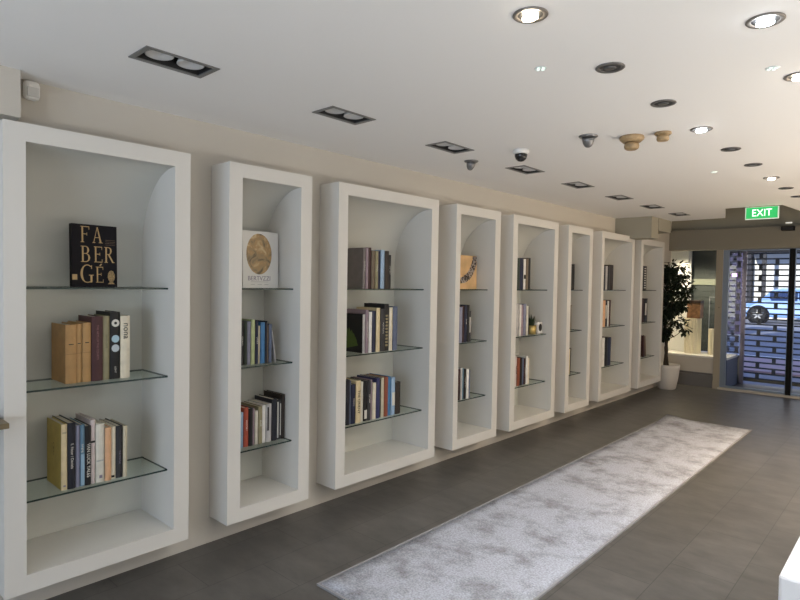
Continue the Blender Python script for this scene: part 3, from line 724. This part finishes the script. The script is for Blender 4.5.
# ------------------------------------------------------------------ ceiling fittings
lamp_lab = ['nearest', 'second', 'third', 'fourth', 'fifth', 'sixth', 'seventh', 'farthest']
proto = None
for k, (x, y) in enumerate(zip(LX, LY)):
    lab = f'twin recessed lamp in a grey rectangular tray, {lamp_lab[k]} along the row above the cases'
    if proto is None:
        t = proto = thing('recessed_twin_light', lab, 'ceiling light', (x, y, CZ), 0, 'twin recessed lamps above the cases')
        bm = bmesh.new()
        for a in ((-.084,.084,-.157,-.136),(-.084,.084,.136,.157),(-.084,-.066,-.136,.136),(.066,.084,-.136,.136)): box(bm, *a, -.004, .001)
        obj('bezel', bm, mat('tray_grey', (.20,.20,.195), .45, .3), t)
        bm = bmesh.new()
        for a in ((-.071,.071,-.144,-.140),(-.071,.071,.140,.144),(-.071,-.067,-.140,.140),(.067,.071,-.140,.140)): box(bm, *a, .001, .095)
        box(bm, -.071, .071, -.144, .144, .092, .096)
        obj('housing', bm, mat('tray_dark', (.02,.02,.02), .5), t)
        for s in (-1, 1):
            bm = bmesh.new(); lathe(bm, [(.030,.075),(.052,.020),(.056,.010),(.052,.008),(.040,.018),(.020,.03),(.012,.028)], 24)
            obj('reflector', bm, mat('reflector_grey', (.62,.62,.62), .45, .3), t, loc=(0, s*.067, 0))
    else:
        t = copy_tree(proto); t.location = (x, y, CZ)
    t['label'] = lab

DL = [(-1.003,1.714,1,'warm'),(-.99,2.335,0,''),(-.98,2.95,0,''),(-.973,3.565,1,'cool'),(-.965,4.19,0,''),(-.96,4.81,0,''),(-.958,5.46,1,'warm'),(-.955,6.09,0,''),(-.952,6.70,0,''),
      (-.429,2.253,1,'cool'),(-.425,2.93,1,'warm'),(-.42,3.6,0,''),(-.42,4.85,1,'warm'),(-.42,6.1,1,'warm')]
dl_lab = ['lit warm white round downlight nearest the camera at top centre','unlit dark round downlight just past the brightest warm one','unlit dark round downlight above the wooden ceiling mounts, two along from the first',
 'lit cool white round downlight in the middle of the main row','unlit dark round downlight next beyond the small cool lit one','unlit dark round downlight just before the small far warm lit one',
 'lit warm round downlight farthest in the main row','unlit dark round downlight just past the far warm lit one','unlit dark round downlight nearest the exit sign',
 'lit cool white round downlight in the top right corner','lit warm round downlight cut by the right edge of the photo','unlit round downlight beyond the right edge','lit warm round downlight right of the far floor glow','lit warm round downlight near the doors on the right']
M_lw = mat('lamp_glow_warm', (1,1,1), .5, emit=(1,.86,.66), es=30)
M_lc = mat('lamp_glow_cool', (1,1,1), .5, emit=(.86,.93,1), es=30)
def downlight(i, x, y, on, tone):
    t = thing('downlight', dl_lab[i], 'ceiling light', (x, y, CZ), 0, 'round ceiling downlights')
    bm = bmesh.new(); lathe(bm, [(.0575,.0005),(.0585,-.003),(.055,-.006),(.043,-.005),(.040,-.0005)], 32, cap=False)
    obj('ring', bm, M_trim if not on else mat('lamp_trim_lit', (.22,.20,.18), .4, .5), t)
    bm = bmesh.new(); lathe(bm, [(.041,-.0006),(.041,-.0025)], 32); obj('baffle', bm, mat('baffle', (.035,.034,.033), .5), t)
    bm = bmesh.new()
    if on:
        lathe(bm, [(.024,-.003),(.027,-.006),(.026,-.014),(.016,-.018)], 24)
        bmesh.ops.rotate(bm, verts=bm.verts[:], cent=(0,0,-.008), matrix=Matrix.Rotation(.25, 3, 'X'))
        o = obj('lamp', bm, M_lw if tone == 'warm' else M_lc, t, loc=(0, 0, -.002))
    else:
        lathe(bm, [(.024,-.0025),(.024,-.005),(.010,-.0055)], 24); obj('lamp', bm, mat('lamp_off', (.13,.13,.13), .3, .4), t)
    return t
for i, (x, y, on, tone) in enumerate(DL):
    if i == 11: continue
    downlight(i, x, y, on, tone)

# small emergency led clusters
def led(x, y, lab, n=4):
    t = thing('emergency_light', lab, 'ceiling light', (x, y, CZ), .6)
    bm = bmesh.new(); lathe(bm, [(.026,.0005),(.026,-.002),(.022,-.003)], 24); obj('cover', bm, mat('led_cover', (.70,.74,.73), .4), t)
    for k in range(n):
        bm = bmesh.new(); lathe(bm, [(.007,-.003),(.006,-.005)], 12)
        obj('led', bm, mat('led_glow', (.8,1,.92), .4, emit=(.8,1,.92), es=.9), t, loc=(.014*math.cos(PI/4+k*PI/2), .014*math.sin(PI/4+k*PI/2), 0))
led(-1.212, 2.165, 'flush cluster of four tiny lit dots on the ceiling, near the warm downlight')
led(-.494, 2.76, 'flush oval of tiny lit dots on the ceiling, near the top right corner')
led(-1.247, 4.94, 'tiny pale flush light on the ceiling before the far unlit downlights')

# gimbal spots
def gimbal(x, y, r, lab, rz):
    t = thing('spotlight', lab, 'spotlight', (x, y, CZ), rz)
    bm = bmesh.new(); lathe(bm, [(r*.99,.0005),(r,-.005),(r*.85,-.011),(r*.6,-.012)], 32); obj('flange', bm, M_gim, t)
    bm = bmesh.new(); lathe(bm, [(r*.64,0),(r*.62,-.018),(r*.52,-.036),(r*.34,-.052),(r*.14,-.058)], 28)
    o = obj('head', bm, M_gim, t, loc=(0, 0, -.010)); o.rotation_euler = (.22, .12, 0)
gimbal(-1.53, 3.32, .056, 'grey adjustable spotlight beside the wooden ceiling mounts', 0)
gimbal(-2.49, 3.468, .052, 'grey adjustable spotlight just behind the third twin lamp', 1.0)
# turned wooden mounts
def mount(x, y, prof, lab):
    t = thing('ceiling_mount', lab, 'ceiling mount', (x, y, CZ)); bm = bmesh.new(); lathe(bm, prof[0], 28); obj('rosette', bm, M_wood, t)
    bm = bmesh.new(); lathe(bm, prof[1], 28); obj('knob', bm, M_wood, t)
mount(-1.335, 3.49, ([(.066,.0005),(.071,-.010),(.068,-.020),(.050,-.036)], [(.030,-.036),(.040,-.044),(.043,-.058),(.040,-.072),(.028,-.080)]), 'larger turned tan wooden ceiling mount with a round knob')
mount(-1.163, 3.51, ([(.045,.0005),(.047,-.008),(.040,-.016)], [(.033,-.016),(.034,-.040),(.030,-.048),(.015,-.049)]), 'smaller tan wooden ceiling mount to the right of the larger one')
# dome camera
t = thing('dome_camera', 'white dome security camera with a black bubble on the ceiling', 'camera', (-2.03, 3.39, CZ))
bm = bmesh.new(); lathe(bm, [(.052,.0005),(.054,-.012),(.050,-.026),(.040,-.028)], 32); obj('housing', bm, M_white, t)
bm = bmesh.new(); lathe(bm, [(.041,-.026),(.041,-.040),(.034,-.060),(.020,-.073),(.004,-.077)], 32); obj('bubble', bm, mat('smoked_dome', (.02,.02,.022), .12), t)
# alarm sensor top left
t = thing('motion_sensor', 'white motion sensor high on the wall at the upper left corner', 'sensor', (WX+.001, .815, 2.355))
one('housing', (0, .045, -.034, .034, 0, .088), M_white, t, bevel=.02)
one('lens', (.044, .050, -.024, .024, .012, .055), mat('sensor_lens', (.6,.6,.58), .3), t, bevel=.004)
# speaker at far end
t = thing('wall_speaker', 'small black box mounted above the glass doors at the far right', 'speaker', (-1.475, YF-.10, 2.375))
one('housing', (-.078, .078, -.09, -.001, 0, .062), M_black, t, bevel=.006)
one('grille', (-.068, .068, -.094, -.089, .008, .054), mat('grille', (.02,.02,.02), .7), t)
t = thing('ceiling_light_disc', 'small pale oval light above the black box at the far end', 'ceiling light', (-1.49, YF-.001, 2.49))
one('lens', (-.04, .04, -.02, 0, 0, .018), mat('pale_lens', (.8,.8,.75), .4, emit=(1,.95,.85), es=.6), t, bevel=.006)

# exit sign
t = thing('exit_sign', 'green lit EXIT sign hanging from the ceiling edge at the far end', 'sign', (-1.352, 7.27, 0))
M_g = mat('sign_green', (.02,.35,.10), .4, emit=(.02,.42,.10), es=.8)
M_sw = mat('sign_white', (.9,.95,.9), .4, emit=(.85,1,.88), es=1.3)
w, z0, z1 = .156, 2.306, 2.438
one('panel', (-w+.008, w-.008, -.010, .010, z0+.008, z1-.002), M_g, t)
one('frame', [(-w, -w+.008, -.014, .014, z0, z1), (w-.008, w, -.014, .014, z0, z1), (-w+.008, w-.008, -.014, .014, z0, z0+.008), (-w+.008, w-.008, -.014, .014, z1-.003, z1)], mat('sign_frame', (.7,.75,.7), .4, emit=(.6,.8,.65), es=.35), t)
one('mounting_bracket', (-.12, .12, -.012, .012, z1, CZ), mat('sign_bracket', (.4,.35,.25), .5), t)
text('exit_lettering', 'EXIT', .108, M_sw, t, Matrix.Translation((.0, -.0115, (z0+z1)/2)) @ Matrix.Rotation(PI/2, 4, 'X'), extr=.001, sx=.86)

# ------------------------------------------------------------------ lights
def spot(x, y, e, col, size=2.2, blend=.8, aim=None, z=CZ-.055, rad=.03):
    l = bpy.data.lights.new('spot', 'SPOT'); l.energy = e; l.color = col; l.spot_size = size; l.spot_blend = blend; l.shadow_soft_size = rad
    o = bpy.data.objects.new('spot_lamp', l); C.objects.link(o); o.location = (x, y, z)
    if aim:
        o.rotation_euler = (Vector(aim)-Vector((x, y, z))).to_track_quat('-Z', 'Y').to_euler()
    return o
WARM, COOL = (1, .80, .58), (.80, .90, 1)
for i, (x, y, on, tone) in enumerate(DL):
    if on: spot(x, y, (34 if tone == 'warm' else 34)*(1.25 if y > 4.5 else 1)*(2.6 if y > 4.5 and x > -.5 else 1), (WARM if y > 4 else (1, .90, .78)) if tone == 'warm' else COOL, 1.35 if y > 4.5 and x > -.5 else 2.2)
# the downlight rows further right, out of frame
for x, y, e, c in ((.55, .9, 40, COOL), (.55, 2.4, 40, COOL), (.0, 3.2, 62, (1, .97, .92)), (.1, 5.3, 75, WARM), (.3, 6.6, 100, WARM), (.1, 7.4, 50, WARM)):
    spot(x, y, e, c, 1.9)
# unseen spots added to brighten the fronts of the cases
for x, y, e, c in ((.4, 3.0, 22, (1, .93, .84)), (.3, 4.6, 42, (1, .84, .66)), (.3, 6.2, 48, (1, .80, .60)), (.3, 7.8, 45, (1, .80, .60))):
    spot(x, y, e, c, 1.5, aim=(-2.9, y+.5, 1.2), rad=.12)
# daylight through the window behind the camera
l = bpy.data.lights.new('daylight', 'AREA'); l.energy = 165; l.color = (.85, .92, 1); l.shape = 'RECTANGLE'; l.size = 3.4; l.size_y = 1.7
o = bpy.data.objects.new('daylight', l); C.objects.link(o); o.location = (-.55, YB-.55, .9); o.rotation_euler = (PI/2+.45, 0, 0)
# added fill lights, unseen on the right, facing up to brighten the ceiling
def fill_light(x, y, e, c, sx, sy):
    l = bpy.data.lights.new('ceiling_fill', 'AREA'); l.energy = e; l.color = c; l.shape = 'RECTANGLE'; l.size = sx; l.size_y = sy
    o = bpy.data.objects.new('ceiling_fill', l); C.objects.link(o); o.location = (x, y, .75); o.rotation_euler = (PI, 0, 0)
fill_light(.9, .9, 27, (1, .97, .93), 1.0, 2.4)
fill_light(1.1, 4.2, 56, (1, .90, .78), 1.0, 2.4)
fill_light(.9, 7.4, 50, (1, .80, .58), 1.0, 2.0)
# lamp in the shop window
for xx, yy, e in ((-2.95, 9.96, 130), (-2.5, 9.96, 75)):
    spot(xx, yy, e, (1, .84, .58), 2.0, z=2.2, aim=(xx-.05, 10.33, .8))
# sun on the street and sky
l = bpy.data.lights.new('sun', 'SUN'); l.energy = 6.0; l.color = (1, .95, .85); l.angle = .02
o = bpy.data.objects.new('sun', l); C.objects.link(o); o.rotation_euler = (Vector((.15, 1, -.62))).to_track_quat('-Z', 'Y').to_euler()
w = bpy.data.worlds.new('world'); bpy.context.scene.world = w; w.use_nodes = True
bg = w.node_tree.nodes['Background']; bg.inputs[0].default_value = (.33, .50, 1, 1); bg.inputs[1].default_value = 1.0

# ------------------------------------------------------------------ camera
yaw, pitch, roll = .741, -.030, .0169
f = Vector((-math.sin(yaw)*math.cos(pitch), math.cos(yaw)*math.cos(pitch), math.sin(pitch)))
r = Vector((math.cos(yaw), math.sin(yaw), 0)); u = r.cross(f)
r2 = math.cos(roll)*r+math.sin(roll)*u; u2 = -math.sin(roll)*r+math.cos(roll)*u
cam = bpy.data.cameras.new('camera'); co = bpy.data.objects.new('camera', cam); C.objects.link(co)
cam.sensor_width = 36; cam.lens = 576/800*36; cam.clip_start = .05; cam.clip_end = 300
co.matrix_world = Matrix(((r2.x,u2.x,-f.x,0),(r2.y,u2.y,-f.y,0),(r2.z,u2.z,-f.z,1.55),(0,0,0,1)))
S = bpy.context.scene; S.camera = co
S.view_settings.view_transform = 'Standard'; S.view_settings.look = 'None'; S.view_settings.gamma = 1; S.view_settings.exposure = 0
